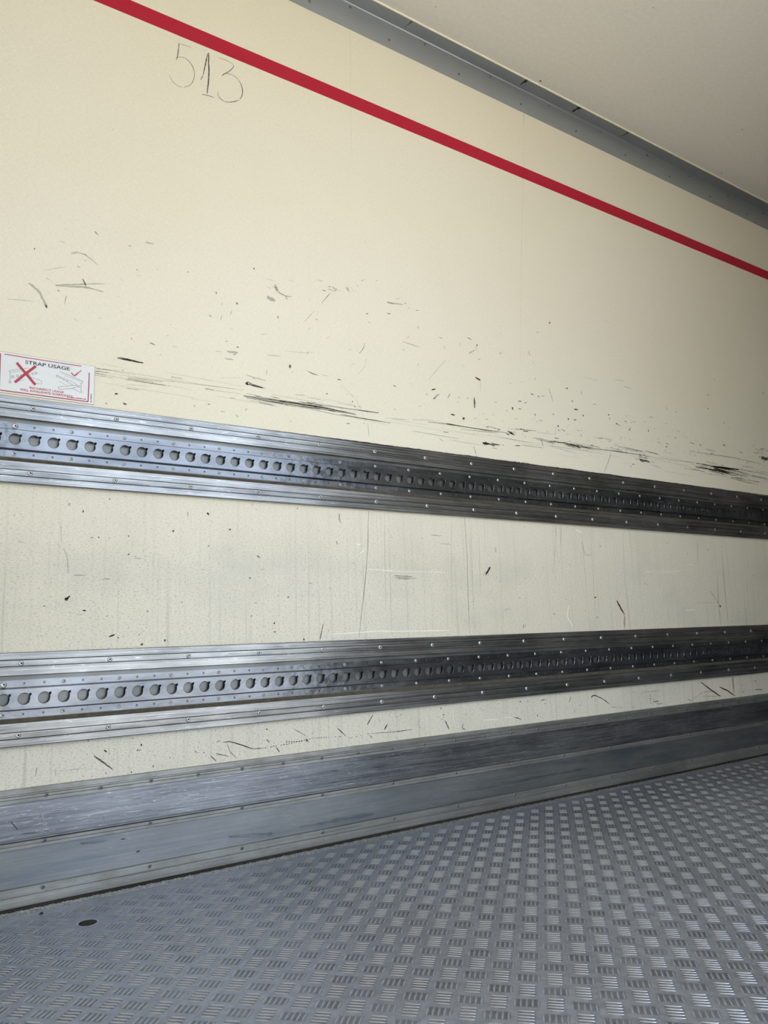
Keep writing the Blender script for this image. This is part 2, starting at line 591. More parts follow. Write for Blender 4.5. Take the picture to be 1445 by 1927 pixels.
def strip(pts, w, taper=True, rng=None, wob=0.0):
    """flat ribbon in the (a,b) plane along a polyline; returns verts (a,b), faces"""
    P = [Vector(p) for p in pts]
    # resample so that the ribbon can taper and wobble
    L = [0.0]
    for i in range(1, len(P)): L.append(L[-1] + (P[i]-P[i-1]).length)
    tot = max(L[-1], 1e-6); n = max(3, min(14, int(tot/0.012)+3))
    Q = []
    for k in range(n):
        t = tot*k/(n-1); i = 1
        while i < len(P)-1 and L[i] < t: i += 1
        u = (t-L[i-1])/max(L[i]-L[i-1], 1e-9)
        Q.append(P[i-1].lerp(P[i], u))
    V = []; F = []
    for k, q in enumerate(Q):
        d = (Q[min(k+1, n-1)]-Q[max(k-1, 0)]); d.normalize()
        nn = Vector((-d.y, d.x)); t = k/(n-1)
        ww = w/2
        if taper: ww *= 0.25+0.75*math.sin(math.pi*min(1.0, max(0.0, 0.08+0.86*t)))**0.6
        o1 = o2 = 0
        if rng: o1 = rng.uniform(-wob, wob)*w; o2 = rng.uniform(-wob, wob)*w
        V.append(q+nn*(ww+o1)); V.append(q-nn*(ww+o2))
    for k in range(n-1): F.append((2*k, 2*k+1, 2*k+3, 2*k+2))
    return V, F

def blob(c, r, rng):
    n = 7; V = []
    a0 = rng.uniform(0, 6); ex = rng.uniform(0.7, 1.4)
    for k in range(n):
        a = a0+2*math.pi*k/n; rr = r*rng.uniform(0.65, 1.2)
        V.append(Vector((c[0]+rr*math.cos(a)*ex, c[1]+rr*math.sin(a)/ex)))
    return V, [tuple(range(n))]

# ------------------------------------------------------------------ materials
class NT:
    def __init__(s, name):
        s.m = bpy.data.materials.new(name); s.m.use_nodes = True
        s.t = s.m.node_tree; s.n = s.t.nodes; s.n.clear()
        s.out = s.n.new('ShaderNodeOutputMaterial')
        s.co = s.n.new('ShaderNodeTexCoord')
    def link(s, a, b): s.t.links.new(a, b)
    def val(s, sock, v):
        if hasattr(v, 'links') or isinstance(v, bpy.types.NodeSocket): s.link(v, sock)
        else: sock.default_value = v
    def mapping(s, scale, rot=(0,0,0)):
        mp = s.n.new('ShaderNodeMapping'); mp.inputs['Scale'].default_value = scale
        mp.inputs['Rotation'].default_value = rot
        s.link(s.co.outputs['Object'], mp.inputs['Vector']); return mp.outputs[0]
    def noise(s, scale=(1,1,1), detail=4, rough=0.6, size=1.0, dist=0.0):
        t = s.n.new('ShaderNodeTexNoise'); s.link(s.mapping(scale), t.inputs['Vector'])
        t.inputs['Scale'].default_value = size; t.inputs['Detail'].default_value = detail
        t.inputs['Roughness'].default_value = rough; t.inputs['Distortion'].default_value = dist
        return t.outputs['Fac']
    def ramp(s, fac, stops):
        r = s.n.new('ShaderNodeValToRGB'); el = r.color_ramp.elements
        while len(el) > 1: el.remove(el[-1])
        el[0].position = stops[0][0]; el[0].color = stops[0][1]
        for p, c in stops[1:]:
            e = el.new(p); e.color = c
        s.link(fac, r.inputs['Fac']); return r.outputs['Color']
    def rng(s, fac, a, b, c, d):
        r = s.n.new('ShaderNodeMapRange'); s.link(fac, r.inputs['Value'])
        for k, v in zip(('From Min','From Max','To Min','To Max'), (a, b, c, d)): r.inputs[k].default_value = v
        return r.outputs['Result']
    def math(s, op, a, b=0.0):
        n = s.n.new('ShaderNodeMath'); n.operation = op
        s.val(n.inputs[0], a); s.val(n.inputs[1], b); return n.outputs[0]
    def mix(s, fac, a, b, mode='MIX'):
        n = s.n.new('ShaderNodeMix'); n.data_type = 'RGBA'; n.blend_type = mode
        s.val(n.inputs[0], fac); s.val(n.inputs[6], a); s.val(n.inputs[7], b); return n.outputs[2]
    def bsdf(s, color, rough=0.5, metal=0.0, spec=0.5, normal=None, aniso=0.0):
        b = s.n.new('ShaderNodeBsdfPrincipled')
        s.val(b.inputs['Base Color'], color); s.val(b.inputs['Roughness'], rough)
        s.val(b.inputs['Metallic'], metal); b.inputs['Specular IOR Level'].default_value = spec
        if aniso: b.inputs['Anisotropic'].default_value = aniso
        if normal is not None: s.link(normal, b.inputs['Normal'])
        s.link(b.outputs[0], s.out.inputs['Surface']); s.b = b; return b
    def bump(s, h, strength=0.2, dist=0.001):
        n = s.n.new('ShaderNodeBump'); n.inputs['Strength'].default_value = strength
        n.inputs['Distance'].default_value = dist; s.link(h, n.inputs['Height']); return n.outputs[0]
    def xyz(s):
        n = s.n.new('ShaderNodeSeparateXYZ'); s.link(s.co.outputs['Object'], n.inputs[0]); return n.outputs

g1 = lambda v: (v, v, v, 1)

def mat_wall(name, base, dirt=1.0):
    t = NT(name)
    # slight yellowing in patches, fine woven glass-fibre grain, fine dark specks and drip streaks
    big = t.noise((0.9, 0.9, 0.9), 3, 0.5)
    c = t.mix(t.rng(big, 0.35, 0.65, 0, 0.5), lin(*base), lin(base[0]-6, base[1]-8, base[2]-16))
    grain = t.math('MULTIPLY', t.noise((90, 90, 700), 2, 0.5), 0.5)
    grain = t.math('ADD', grain, t.math('MULTIPLY', t.noise((700, 700, 90), 2, 0.5), 0.5))
    c = t.mix(t.rng(grain, 0.40, 0.64, 0.0, 0.16*dirt), c, lin(120, 116, 105))
    z = t.xyz()[2]
    low = t.rng(z, 1.25, 0.9, 0.06, 1.0)     # handling height: more dirt below the upper rail
    sp = t.noise((130, 130, 300), 4, 0.7)
    c = t.mix(t.math('MULTIPLY', t.rng(sp, 0.53, 0.70, 0, 0.8*dirt), low), c, lin(112, 110, 102))
    drip = t.noise((60, 60, 1.2), 3, 0.6)
    c = t.mix(t.math('MULTIPLY', t.rng(drip, 0.55, 0.75, 0, 0.4*dirt), low), c, lin(150, 146, 135))
    patch = t.noise((2.2, 2.2, 3.0), 3, 0.65)
    c = t.mix(t.math('MULTIPLY', t.rng(patch, 0.5, 0.75, 0, 0.4*dirt), low), c, lin(176, 175, 168))
    c = t.mix(t.math('MULTIPLY', low, 0.22*dirt), c, lin(186, 184, 178))   # ingrained handling grime
    t.bsdf(c, t.rng(big, 0.3, 0.7, 0.38, 0.5), 0, 0.45, t.bump(grain, 0.06, 0.0006))
    return t.m

def mat_alu(name, dark=(92, 96, 102), light=(176, 178, 180), rough=(0.30, 0.52), metal=0.85,
            scale=(2.2, 40, 210), tint=None, dirt=None, blotch=0.5, scratch=0.0, dent=0.0):
    t = NT(name)
    st = t.noise(scale, 4, 0.68)
    bl = t.noise((3.5, 3.5, 9), 3, 0.6)
    mixf = t.math('ADD', t.math('MULTIPLY', st, 1-blotch), t.math('MULTIPLY', bl, blotch))
    c = t.mix(t.rng(mixf, 0.33, 0.66, 0, 1), lin(*dark), lin(*light))
    met = metal
    if scratch:
        sc = t.noise((9, 50, 420), 3, 0.7, dist=0.3)
        c = t.mix(t.rng(sc, 0.63, 0.70, 0, scratch), c, lin(214, 216, 220))
        sc2 = t.noise((26, 60, 150), 4, 0.75, dist=0.6)
        c = t.mix(t.rng(sc2, 0.60, 0.70, 0, scratch*0.8), c, lin(196, 198, 202))
        sd = t.noise((5, 40, 300), 4, 0.7)
        c = t.mix(t.rng(sd, 0.60, 0.70, 0, scratch), c, lin(52, 54, 60))
    if tint:
        tn = t.noise((1.2, 3, 14), 4, 0.6)
        c = t.mix(t.rng(tn, 0.52, 0.70, 0, tint[3]), c, lin(*tint[:3]))
    if dirt:
        dn = t.noise((14, 14, 30), 5, 0.7)
        df = t.rng(dn, 0.42, 0.66, 0, dirt[3])
        c = t.mix(df, c, lin(*dirt[:3]))
        met = t.math('MULTIPLY', t.math('SUBTRACT', 1.0, df), metal)
    hgt, ds = st, 0.0006
    if dent:
        hgt = t.noise((26, 26, 40), 2, 0.5); ds = dent
    t.bsdf(c, t.rng(st, 0.3, 0.7, *rough), met, 0.5, t.bump(hgt, 0.6 if dent else 0.05, ds))
    return t.m

def mat_plain(name, rgb, rough=0.5, metal=0.0, spec=0.5, var=0.12, nscale=40):
    t = NT(name)
    n = t.noise((nscale, nscale, nscale), 3, 0.6)
    c = t.mix(t.rng(n, 0.35, 0.65, 0, var), lin(*rgb), lin(*[v*0.55 for v in rgb]))
    t.bsdf(c, rough, metal, spec); return t.m

def mat_mark(name, rgb, alpha, lo, hi, scale=(120, 120, 900)):
    """dry rubbed-on mark: broken coverage so that the wall shows through"""
    t = NT(name)
    b = t.bsdf(lin(*rgb), 0.7, 0, 0.2)
    n = t.noise(scale, 4, 0.7)
    tr = t.n.new('ShaderNodeBsdfTransparent'); mx = t.n.new('ShaderNodeMixShader')
    t.link(t.rng(n, lo, hi, 0.0, alpha), mx.inputs[0])
    t.link(tr.outputs[0], mx.inputs[1]); t.link(b.outputs[0], mx.inputs[2])
    t.link(mx.outputs[0], t.out.inputs['Surface']); return t.m

M = {}
M['wall'] = mat_wall('cream_glass_fibre_panel', (239, 233, 218))
M['wall_plain'] = mat_plain('plain_cream_panel', (238, 231, 211), 0.45, 0, 0.45, 0.06, 2)
M['ceil'] = mat_plain('cream_ceiling_panel', (234, 233, 229), 0.45, 0, 0.45, 0.07, 60)
M['plate'] = mat_alu('worn_rail_aluminium', (66, 68, 71), (166, 167, 169), (0.18, 0.36), 0.85, (1.6, 40, 330), scratch=0.55, blotch=0.4)
M['channel'] = mat_alu('channel_aluminium', (84, 86, 86), (128, 130, 130), (0.36, 0.5), 0.7, (20, 60, 60), blotch=0.7)
M['dust'] = mat_plain('brown_ledge_dust', (88, 80, 68), 0.9, var=0.6, nscale=60)
M['web'] = mat_alu('pressed_steel_strip', (80, 84, 92), (126, 130, 138), (0.17, 0.30), 0.9, (9, 30, 60), blotch=0.7, dent=0.002)
M['kick_u'] = mat_alu('scratched_kick_plank', (84, 86, 92), (150, 152, 156), (0.24, 0.42), 0.82, (2.2, 40, 260), scratch=0.8, blotch=0.45)
M['kick_l'] = mat_alu('dull_kick_plank', (112, 115, 117), (142, 144, 146), (0.34, 0.5), 0.78, (2.5, 30, 190), tint=(50, 84, 106, 0.6), blotch=0.5, scratch=0.25)
M['kick_s'] = mat_alu('dusty_kick_strip', (112, 112, 111), (168, 168, 165), (0.36, 0.55), 0.75, (2.5, 60, 300), dirt=(104, 101, 96, 0.5), scratch=0.3)
M['trim'] = mat_alu('grey_cornice_metal', (164, 168, 174), (174, 178, 184), (0.40, 0.48), 0.62, (0.8, 8, 8), blotch=0.6)
M['screw'] = mat_plain('rivet_head_alloy', (200, 202, 204), 0.34, 0.8)
M['screw_dull'] = mat_plain('dull_screw_head', (128, 130, 132), 0.4, 0.85)
M['dark'] = mat_plain('recess_black', (22, 22, 24), 0.7)  # plain black for rivet centres, the bolt hole bowl and the chip
M['sealant'] = mat_plain('black_sealant_and_groove_shade', (38, 40, 42), 0.75, var=0.4, nscale=150)
M['bead'] = mat_plain('cream_sealant_bead', (246, 240, 218), 0.4)
M['rust'] = mat_plain('rust_stain', (60, 48, 38), 0.8, var=0.5, nscale=90)
M['red'] = mat_plain('red_load_line_tape', (180, 6, 48), 0.38, 0, 0.4, 0.05, 6)
M['groove'] = mat_alu('grimy_groove', (30, 28, 26), (70, 64, 56), (0.6, 0.8), 0.1, (3, 40, 40))
M['bulk'] = mat_plain('bulkhead_panel', (200, 196, 180), 0.5)
M['asphalt'] = mat_plain('yard_concrete', (168, 163, 152), 0.9, var=0.25, nscale=3)

# tread lattice: pitch, origin, slight skew
P = 0.0725; OX, OY = 1.0725, -1.1368; SH = 0.0011
def mat_floor(name, cap):
    t = NT(name)
    a = t.noise((1.3, 1.3, 1.3), 5, 0.6)
    b = t.noise((55, 55, 55), 4, 0.65)
    c = t.mix(t.rng(b, 0.35, 0.65, 0, 1), lin(156, 162, 178), lin(184, 190, 205))
    c = t.mix(t.rng(a, 0.45, 0.68, 0, 0.45), c, lin(126, 129, 138))
    rough = t.rng(b, 0.3, 0.7, 0.36, 0.52)
    if cap:
        c = t.mix(0.45, c, lin(206, 211, 222)); rough = t.rng(b, 0.3, 0.7, 0.26, 0.38)
    else:
        # grime packed between the five bars of every lug
        x, y, _ = t.xyz()
        v = t.math('DIVIDE', t.math('SUBTRACT', y, OY), P)
        u = t.math('SUBTRACT', t.math('DIVIDE', t.math('SUBTRACT', x, OX), P), t.math('MULTIPLY', v, SH/P))
        tot = None
        for off in (0.5, 0.0):
            fu = t.math('SUBTRACT', t.math('FRACT', t.math('ADD', u, off+20)), 0.5)
            fv = t.math('SUBTRACT', t.math('FRACT', t.math('ADD', v, off+40)), 0.5)
            e1 = t.math('ABSOLUTE', t.math('MULTIPLY', t.math('SUBTRACT', fu, fv), 0.7071))
            e2 = t.math('ABSOLUTE', t.math('MULTIPLY', t.math('ADD', fu, fv), 0.7071))
            if off == 0.0: e1, e2 = e2, e1
            k = t.math('MULTIPLY', t.rng(e1, 0.235, 0.17, 0, 1), t.rng(e2, 0.35, 0.29, 0, 1))
            tot = k if tot is None else t.math('ADD', tot, k)
        pat = t.noise((9, 9, 9), 3, 0.6)
        g = t.math('MULTIPLY', tot, t.rng(pat, 0.3, 0.65, 0.25, 0.62))
        g = t.math('MULTIPLY', g, t.rng(y, -0.105, -0.125, 0, 1))
        dx = t.math('SUBTRACT', x, 0.4935); dy = t.math('SUBTRACT', y, -0.2356)
        rr = t.math('SQRT', t.math('ADD', t.math('MULTIPLY', dx, dx), t.math('MULTIPLY', dy, dy)))
        g = t.math('MULTIPLY', g, t.rng(rr, 0.045, 0.075, 0, 1))   # flat boss round the bolt hole
        c = t.mix(g, c, lin(74, 76, 82))
    fine = t.noise((260, 260, 260), 3, 0.6)
    t.bsdf(c, rough, 0.88, 0.5, t.bump(fine, 0.10, 0.0008))
    return t.m
M['floor'] = mat_floor('tread_plate_aluminium', False)
M['lug'] = mat_floor('polished_tread_bar', True)
def mat_weld():
    t = NT('weld_bead_alloy')
    b = t.noise((150, 150, 150), 4, 0.65)
    c = t.mix(t.rng(b, 0.35, 0.65, 0, 1), lin(128, 130, 134), lin(204, 207, 212))
    t.bsdf(c, 0.3, 0.7, 0.5, t.bump(b, 0.4, 0.002)); return t.m
M['weld'] = mat_weld()

MK = {
 'd': mat_mark('black_rubber_scuff', (24, 24, 26), 0.98, 0.30, 0.48),
 'g': mat_mark('grey_rubber_scuff', (46, 46, 46), 0.85, 0.33, 0.56),
 'f': mat_mark('faint_rubbed_smudge', (78, 78, 76), 0.42, 0.28, 0.62),
 'r': mat_mark('rusty_gouge', (84, 56, 38), 0.95, 0.25, 0.45),
 'R': mat_mark('pale_rust_run', (150, 112, 70), 0.5, 0.3, 0.6),
 'w': mat_mark('white_scratch', (243, 242, 232), 1.0, 0.30, 0.42),
}
PENCIL = mat_mark('pencil_line', (58, 60, 64), 0.95, 0.30, 0.55, (400, 400, 400))

# ------------------------------------------------------------------ the shell
b = MB(); b.box((X0, 0, -0.12), (X1, 0.06, ZC+0.05))
wall = tag(b.build('wall_left', M['wall']), 'cream glass-fibre side wall with scuffs and pencilled number', None, 'structure')

b = MB()
b.box((X0, YW-0.06, -0.12), (DOOR[0], YW, ZC+0.05))
b.box((DOOR[1], YW-0.06, -0.12), (X1, YW, ZC+0.05))
b.box((DOOR[0], YW-0.06, DOOR[2]), (DOOR[1], YW, ZC+0.05))
tag(b.build('wall_right', M['wall_plain']), None, None, 'structure')
b = MB(); b.box((X1, YW-0.06, -0.12), (X1+0.06, 0.06, ZC+0.05))
tag(b.build('wall_front', M['bulk']), None, None, 'structure')
b = MB(); b.box((X0, YW-0.06, ZC), (X1, 0.0, ZC+0.08))
ceiling = tag(b.build('ceiling', M['ceil']), 'cream ceiling panel with small blisters and specks', None, 'structure')
b = MB(); b.box((-40, -45, -1.30), (40, 30, -1.25))
tag(b.build('floor_yard', M['asphalt']), None, None, 'structure')

# ceiling blisters and specks
rng = random.Random(5)
b = MB()
for k in range(260):
    x = rng.uniform(0.9, 6.0); y = -rng.uniform(0.08, 1.9); r = rng.choice((0.0015, 0.002, 0.003, 0.0045))
    n = 7; ring = [(x+r*math.cos(a)*1.2, y+r*math.sin(a), ZC) for a in [2*math.pi*i/n for i in range(n)]]
    b.add(ring+[(x, y, ZC-r*0.45)], [(i, n, (i+1) % n) for i in range(n)], 0 if k % 3 else 1)
tag(b.build('blisters_and_specks', [M['bead'], M['sealant']], ceiling), None, None, 'stuff')

# floor: tread plate with one countersunk bolt hole
HX, HY, HR = 0.4935, -0.2356, 0.0215
FY0, FY1 = YW, -0.036
bm = bmesh.new()
outer = [bm.verts.new(p) for p in ((X0, FY0, 0), (X1, FY0, 0), (X1, FY1, 0), (X0, FY1, 0))]
inner = [bm.verts.new((HX+HR*math.cos(2*math.pi*k/24), HY+HR*math.sin(2*math.pi*k/24), 0)) for k in range(24)]
ed = [bm.edges.new((outer[k], outer[(k+1) % 4])) for k in range(4)]
ed += [bm.edges.new((inner[k], inner[(k+1) % 24])) for k in range(24)]
bmesh.ops.triangle_fill(bm, edges=ed, use_beauty=True)
for f in bm.faces:
    f.normal_update()
    if f.normal.z < 0: f.normal_flip()
lowv = [bm.verts.new((v.co.x, v.co.y, -0.05)) for v in outer]
for k in range(4): bm.faces.new((outer[k], lowv[k], lowv[(k+1) % 4], outer[(k+1) % 4]))
bm.faces.new(lowv[::-1])
bm.normal_update()
me = bpy.data.meshes.new('floor'); bm.to_mesh(me); bm.free(); me.materials.append(M['floor'])
floor = tag(link('floor', me), 'aluminium five-bar tread plate floor', None, 'structure')
# cup of the bolt hole
def lathe(prof, n, mats, name, parent, mis, smooth=True):
    V = []; F = []; MI = []
    for (r, h) in prof: V += [(r*math.cos(2*math.pi*k/n), r*math.sin(2*math.pi*k/n), h) for k in range(n)]
    for j in range(len(prof)-1):
        for k in range(n):
            F.append((j*n+k, j*n+(k+1) % n, (j+1)*n+(k+1) % n, (j+1)*n+k)); MI.append(mis[j])
    F.append(tuple((len(prof)-1)*n+k for k in range(n))); MI.append(mis[-1])
    return mesh_obj(name, V, F, mats, parent, MI, smooth)
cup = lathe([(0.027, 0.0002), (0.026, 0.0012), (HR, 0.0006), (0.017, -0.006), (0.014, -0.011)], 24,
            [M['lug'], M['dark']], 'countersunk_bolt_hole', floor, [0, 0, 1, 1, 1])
cup.location = (HX, HY, 0)
tag(cup, 'round countersunk bolt hole with dark recess')

# raised five-bar pattern (two directions, 45 degrees to the wall)
BL, BW, BH, BS = 0.0315, 0.0054, 0.0014, 0.0105
def bar_arrays(stations):
    V = [(-BL/2, 0, -0.0002)]; F = []
    for t in stations:
        hw = BW/2*math.sqrt(1-t*t*0.92); x = t*BL/2; h = BH*(1-0.35*t*t)
        V += [(x, -hw, -0.0002), (x, -hw*0.45, h), (x, hw*0.45, h), (x, hw, -0.0002)]
    V.append((BL/2, 0, -0.0002)); n = len(stations); e = len(V)-1
    for k in range(n-1):
        a = 1+4*k; c = a+4
        F += [(a, c, c+1, a+1), (a+1, c+1, c+2, a+2), (a+2, c+2, c+3, a+3)]
    F += [(0, 1, 2), (0, 2, 3), (0, 3, 4)]
    a = 1+4*(n-1); F += [(e, a+1, a), (e, a+2, a+1), (e, a+3, a+2)]
    return np.array(V), F
def cell_mesh(name, ang, stations):
    V, F = bar_arrays(stations); vs = []; fs = []
    ca, sa = math.cos(ang), math.sin(ang)
    for k in range(-2, 3):
        W = V.copy(); W[:, 1] += k*BS
        n = len(vs)
        vs += [(ca*x-sa*y, sa*x+ca*y, z) for x, y, z in W]
        fs += [tuple(i+n for i in f) for f in F]
    return vs, fs
near = [-0.82, -0.42, 0, 0.42, 0.82]
far = [-0.7, 0.7]
cells = []
for j in range(-18, 17):
    for i in range(-22, 84):
        for h in (0, 1):
            x = OX+P*(i+0.5*h)+SH*(j+0.5*h); y = OY+P*(j+0.5*h)
            if y > -0.098 or y < YW+0.05: continue
            if (x-HX)**2+(y-HY)**2 < 0.055**2: continue
            cells.append((x, y, h))
def visible(x, y):
    d = Vector((x, y, 0))-cam.matrix_world.translation
    zz = d.dot(CF); u = 722.5+1443.3*d.dot(CR)/zz; v = 963.5-1443.3*d.dot(CU)/zz
    return zz > 0 and -10 < u < 1455 and v < 1937
vis = sorted([c for c in cells if visible(c[0], c[1])], key=lambda c: (Vector((c[0], c[1], 0))-cam.matrix_world.translation).length)
nearest = set(vis[:300])
lug = []
for h, ang in ((0, -math.pi/4), (1, math.pi/4)):
    vs, fs = cell_mesh('tread_bars', ang, near)
    me = bpy.data.meshes.new('tread_bars'); me.from_pydata(vs, [], fs); me.materials.append(M['lug'])
    me.polygons.foreach_set('use_smooth', [True]*len(me.polygons)); lug.append(me)
for (x, y, h) in vis[:300]:
    o = link('tread_bars', lug[h], floor); o.location = (x, y, 0)
visset = set(vis)
allv = []; allf = []; n = 0
protos = {(h, q): cell_mesh('', a, st) for h, a in ((0, -math.pi/4), (1, math.pi/4)) for q, st in ((1, near), (0, far))}
for c in cells:
    if c in nearest: continue
    vs, fs = protos[(c[2], 1 if c in visset and c[0] < 3 else 0)]
    A = np.array(vs); A[:, 0] += c[0]; A[:, 1] += c[1]
    allv.append(A); allf += [tuple(i+n for i in f) for f in fs]; n += len(vs)
V = np.concatenate(allv)
o = mesh_obj('tread_pattern', V.tolist(), allf, M['lug'], floor, None, True)
tag(o, None, None, 'stuff')

# grimy groove and weld bead between floor and kick plate
b = MB(); b.box((X0, FY1, -0.05), (X1, 0.0, -0.008))
b.box((X0, -0.006, -0.008), (X1, 0.0, 0.0016))
b.build('edge_groove', M['groove'], floor)
rng = random.Random(3)
nx = int((6.5+0.4)/0.004); xs = np.linspace(-0.4, 6.5, nx)
cross = [(-0.034, -0.008), (-0.037, 0.0002), (-0.045, 0.0030), (-0.056, 0.0028), (-0.066, 0.0012), (-0.0705, -0.001)]
V = []; F = []
for i, x in enumerate(xs):
    rip = 0.0012*math.sin(x*2*math.pi/0.011)+0.0008*math.sin(x*2*math.pi/0.037+1)
    wv = 0.0025*math.sin(x*3.1)+0.0015*math.sin(x*11.0)
    for j, (y, z) in enumerate(cross):
        mid = 1.0 if 0 < j < 5 else 0.0
        V.append((x, y+wv*(0.4 if j < 5 else 1)+rng.uniform(-.0007, .0007)*mid, z+mid*(rip+rng.uniform(-.0006, .0006))))
nc = len(cross)
for i in range(nx-1):
    for j in range(nc-1): F.append((i*nc+j, i*nc+j+1, (i+1)*nc+j+1, (i+1)*nc+j))
o = mesh_obj('weld_bead', V, F, M['weld'], floor, None, True)

# ------------------------------------------------------------------ rivets and screws (shared meshes)
def rivet_mesh(r, h, n=10, dull=False):
    prof = [(r, 0.0), (r*0.93, h*0.55), (r*0.55, h), (r*0.38, h*0.95), (r*0.30, h*0.3)]
    V = []; F = []; MI = []
    for (rr, y) in prof: V += [(rr*math.cos(2*math.pi*k/n), -y, rr*math.sin(2*math.pi*k/n)) for k in range(n)]
    for j in range(4):
        for k in range(n):
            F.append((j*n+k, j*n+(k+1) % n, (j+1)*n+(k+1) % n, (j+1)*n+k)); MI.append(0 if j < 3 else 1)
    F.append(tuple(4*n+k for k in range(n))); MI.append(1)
    me = bpy.data.meshes.new('rivet'); me.from_pydata(V, [], F)
    me.materials.append(M['screw_dull' if dull else 'screw']); me.materials.append(M['dark'])
    me.polygons.foreach_set('material_index', MI); me.update(); return me
RIV_L = rivet_mesh(0.0072, 0.0032); RIV_S = rivet_mesh(0.0056, 0.0028); RIV_T = rivet_mesh(0.0058, 0.0030, 10, True)
def put(name, me, parent, x, y, z):
    o = link(name, me, parent); o.location = (x, y, z); return o

# ------------------------------------------------------------------ lashing rails
def rail(zc, label, rx0):
    root = bpy.data.objects.new('lashing_rail', None); col.objects.link(root)
    root.location = (0, 0, zc); root.empty_display_size = 0.1
    tag(root, label, 'lashing rail', None, 'perforated lashing rails on the wall')
    d = 0.014
    def plate(s):
        pr = [(0.0, .1222), (-.0125, .1222), (-d, .1205),
              (-d, .1036), (-d+.0034, .1030), (-d+.0034, .1016), (-d, .1010),
              (-d, .0866), (-d+.0030, .0861), (-d+.0030, .0849), (-d, .0844),
              (-d, .0625), (-.0125, .0610), (0.0, .0610)]
        return [(y, z*s) for y, z in pr]
    plates = {}
    for s in (1, -1):
        b = MB(); b.prism(plate(s), X0, X1)
        for ga, gb in ((.1014, .1032), (.0847, .0863)):      # dark strips painting shade into the two grooves
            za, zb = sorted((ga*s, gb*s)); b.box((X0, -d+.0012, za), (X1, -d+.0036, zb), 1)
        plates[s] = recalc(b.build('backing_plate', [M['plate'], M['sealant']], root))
    b = MB(); b.box((X0, -0.0035, -0.0612), (X1, 0, 0.0612))
    b.build('channel_back', M['channel'], root)
    b = MB(); b.prism([(-0.0034, -0.0605), (-0.0034, -0.0510), (-0.0042, -0.0525), (-0.0095, -0.0598), (-0.0105, -0.0608)], X0, X1)
    recalc(b.build('dust_ledge', M['dust'], root))
    # pressed keyhole strip
    fy, hy, th = -0.0062, -0.0165, 0.0028
    N = 48; V = []; F = []
    hx = 0.025; R = 0.0149
    def keyr(a):
        dd = (math.degrees(a)-37.5+180) % 360-180
        if abs(dd) < 4: return 0.0212
        if abs(dd) < 9: return 0.0198
        return R
    angs = [2*math.pi*k/N for k in range(N)]
    def rectpt(a, hw, hh):
        c, s = math.cos(a), math.sin(a)
        t = min(hw/abs(c) if abs(c) > 1e-9 else 9, hh/abs(s) if abs(s) > 1e-9 else 9); return (c*t, s*t)
    def rect_ring(hw, hh, N):
        pts = [rectpt(2*math.pi*k/N, hw, hh) for k in range(N)]
        for sx in (1, -1):
            for sz in (1, -1):
                i = min(range(N), key=lambda k: (pts[k][0]-sx*hw)**2+(pts[k][1]-sz*hh)**2)
                pts[i] = (sx*hw, sz*hh)
        return pts
    face_rect = rect_ring(hx, 0.0265, N)
    NF = 8; fl_rect = rect_ring(hx, 0.0095, NF)
    k0, k1 = -8, 134
    for k in range(k0, k1):
        cx = 0.368+0.05*k
        # web with the keyhole and its rim
        n = len(V)
        V += [(cx+x, hy, z) for x, z in face_rect]
        V += [(cx+keyr(a)*1.07*math.cos(a), hy, keyr(a)*1.07*math.sin(a)) for a in angs]
        V += [(cx+keyr(a)*math.cos(a), hy+0.0008, keyr(a)*math.sin(a)) for a in angs]
        V += [(cx+keyr(a)*math.cos(a), hy+th, keyr(a)*math.sin(a)) for a in angs]
        for j in range(3):
            for q in range(N):
                q2 = (q+1) % N
                F.append((n+j*N+q, n+j*N+q2, n+(j+1)*N+q2, n+(j+1)*N+q))
        # flanges with their small holes, sloped sides
        for s in (1, -1):
            n = len(V); cz = s*0.040
            V += [(cx+x, fy, cz+z) for x, z in fl_rect]
            V += [(cx+0.0034*math.cos(2*math.pi*q/NF), fy, cz+0.0034*math.sin(2*math.pi*q/NF)) for q in range(NF)]
            V += [(cx+0.0032*math.cos(2*math.pi*q/NF), fy+th, cz+0.0032*math.sin(2*math.pi*q/NF)) for q in range(NF)]
            for j in range(2):
                for q in range(NF):
                    q2 = (q+1) % NF
                    F.append((n+j*NF+q, n+j*NF+q2, n+(j+1)*NF+q2, n+(j+1)*NF+q))
    xa, xb = 0.368+0.05*k0-hx, 0.368+0.05*(k1-1)+hx
    for s in (1, -1):
        n = len(V)
        pr = [(hy, .0265), (hy+.0012, .0283), (fy-.0012, .0297), (fy, .0306)]
        V += [(xa, y, z*s) for y, z in pr]+[(xb, y, z*s) for y, z in pr]
        F += [(n+q, n+q+1, n+q+5, n+q+4) for q in range(3)]
        n = len(V); pr = [(fy, .0495), (fy+th, .0495)]
        V += [(xa, y, z*s) for y, z in pr]+[(xb, y, z*s) for y, z in pr]
        F += [(n, n+1, n+3, n+2)]
        # plain run to the front of the body
        n = len(V); pr = [(hy, 0), (hy, .0265), (fy, .0306), (fy, .0495)]
        V += [(xb, y, z*s) for y, z in pr]+[(X1, y, z*s) for y, z in pr]
        F += [(n+q, n+q+1, n+q+5, n+q+4) for q in range(3)]
    o = mesh_obj('keyhole_strip', V, F, M['web'], root); recalc(o)
    for s in (1, -1):
        for k in range(0, 21): put('screw', RIV_L, plates[s], rx0+0.2305*k, -d, s*0.093)
        for k in range(-1, 96):
            if k % 3 == 2: put('rivet', RIV_S, o, 0.368+0.05*k, fy, s*0.040)
    return root, o
rail1, strip1 = rail(1.2305, 'upper perforated metal lashing rail, running just under the strap usage sticker', 0.3605)
rail2, strip2 = rail(0.5253, 'lower perforated metal lashing rail, nearer the kick plate and the floor', 0.3575)
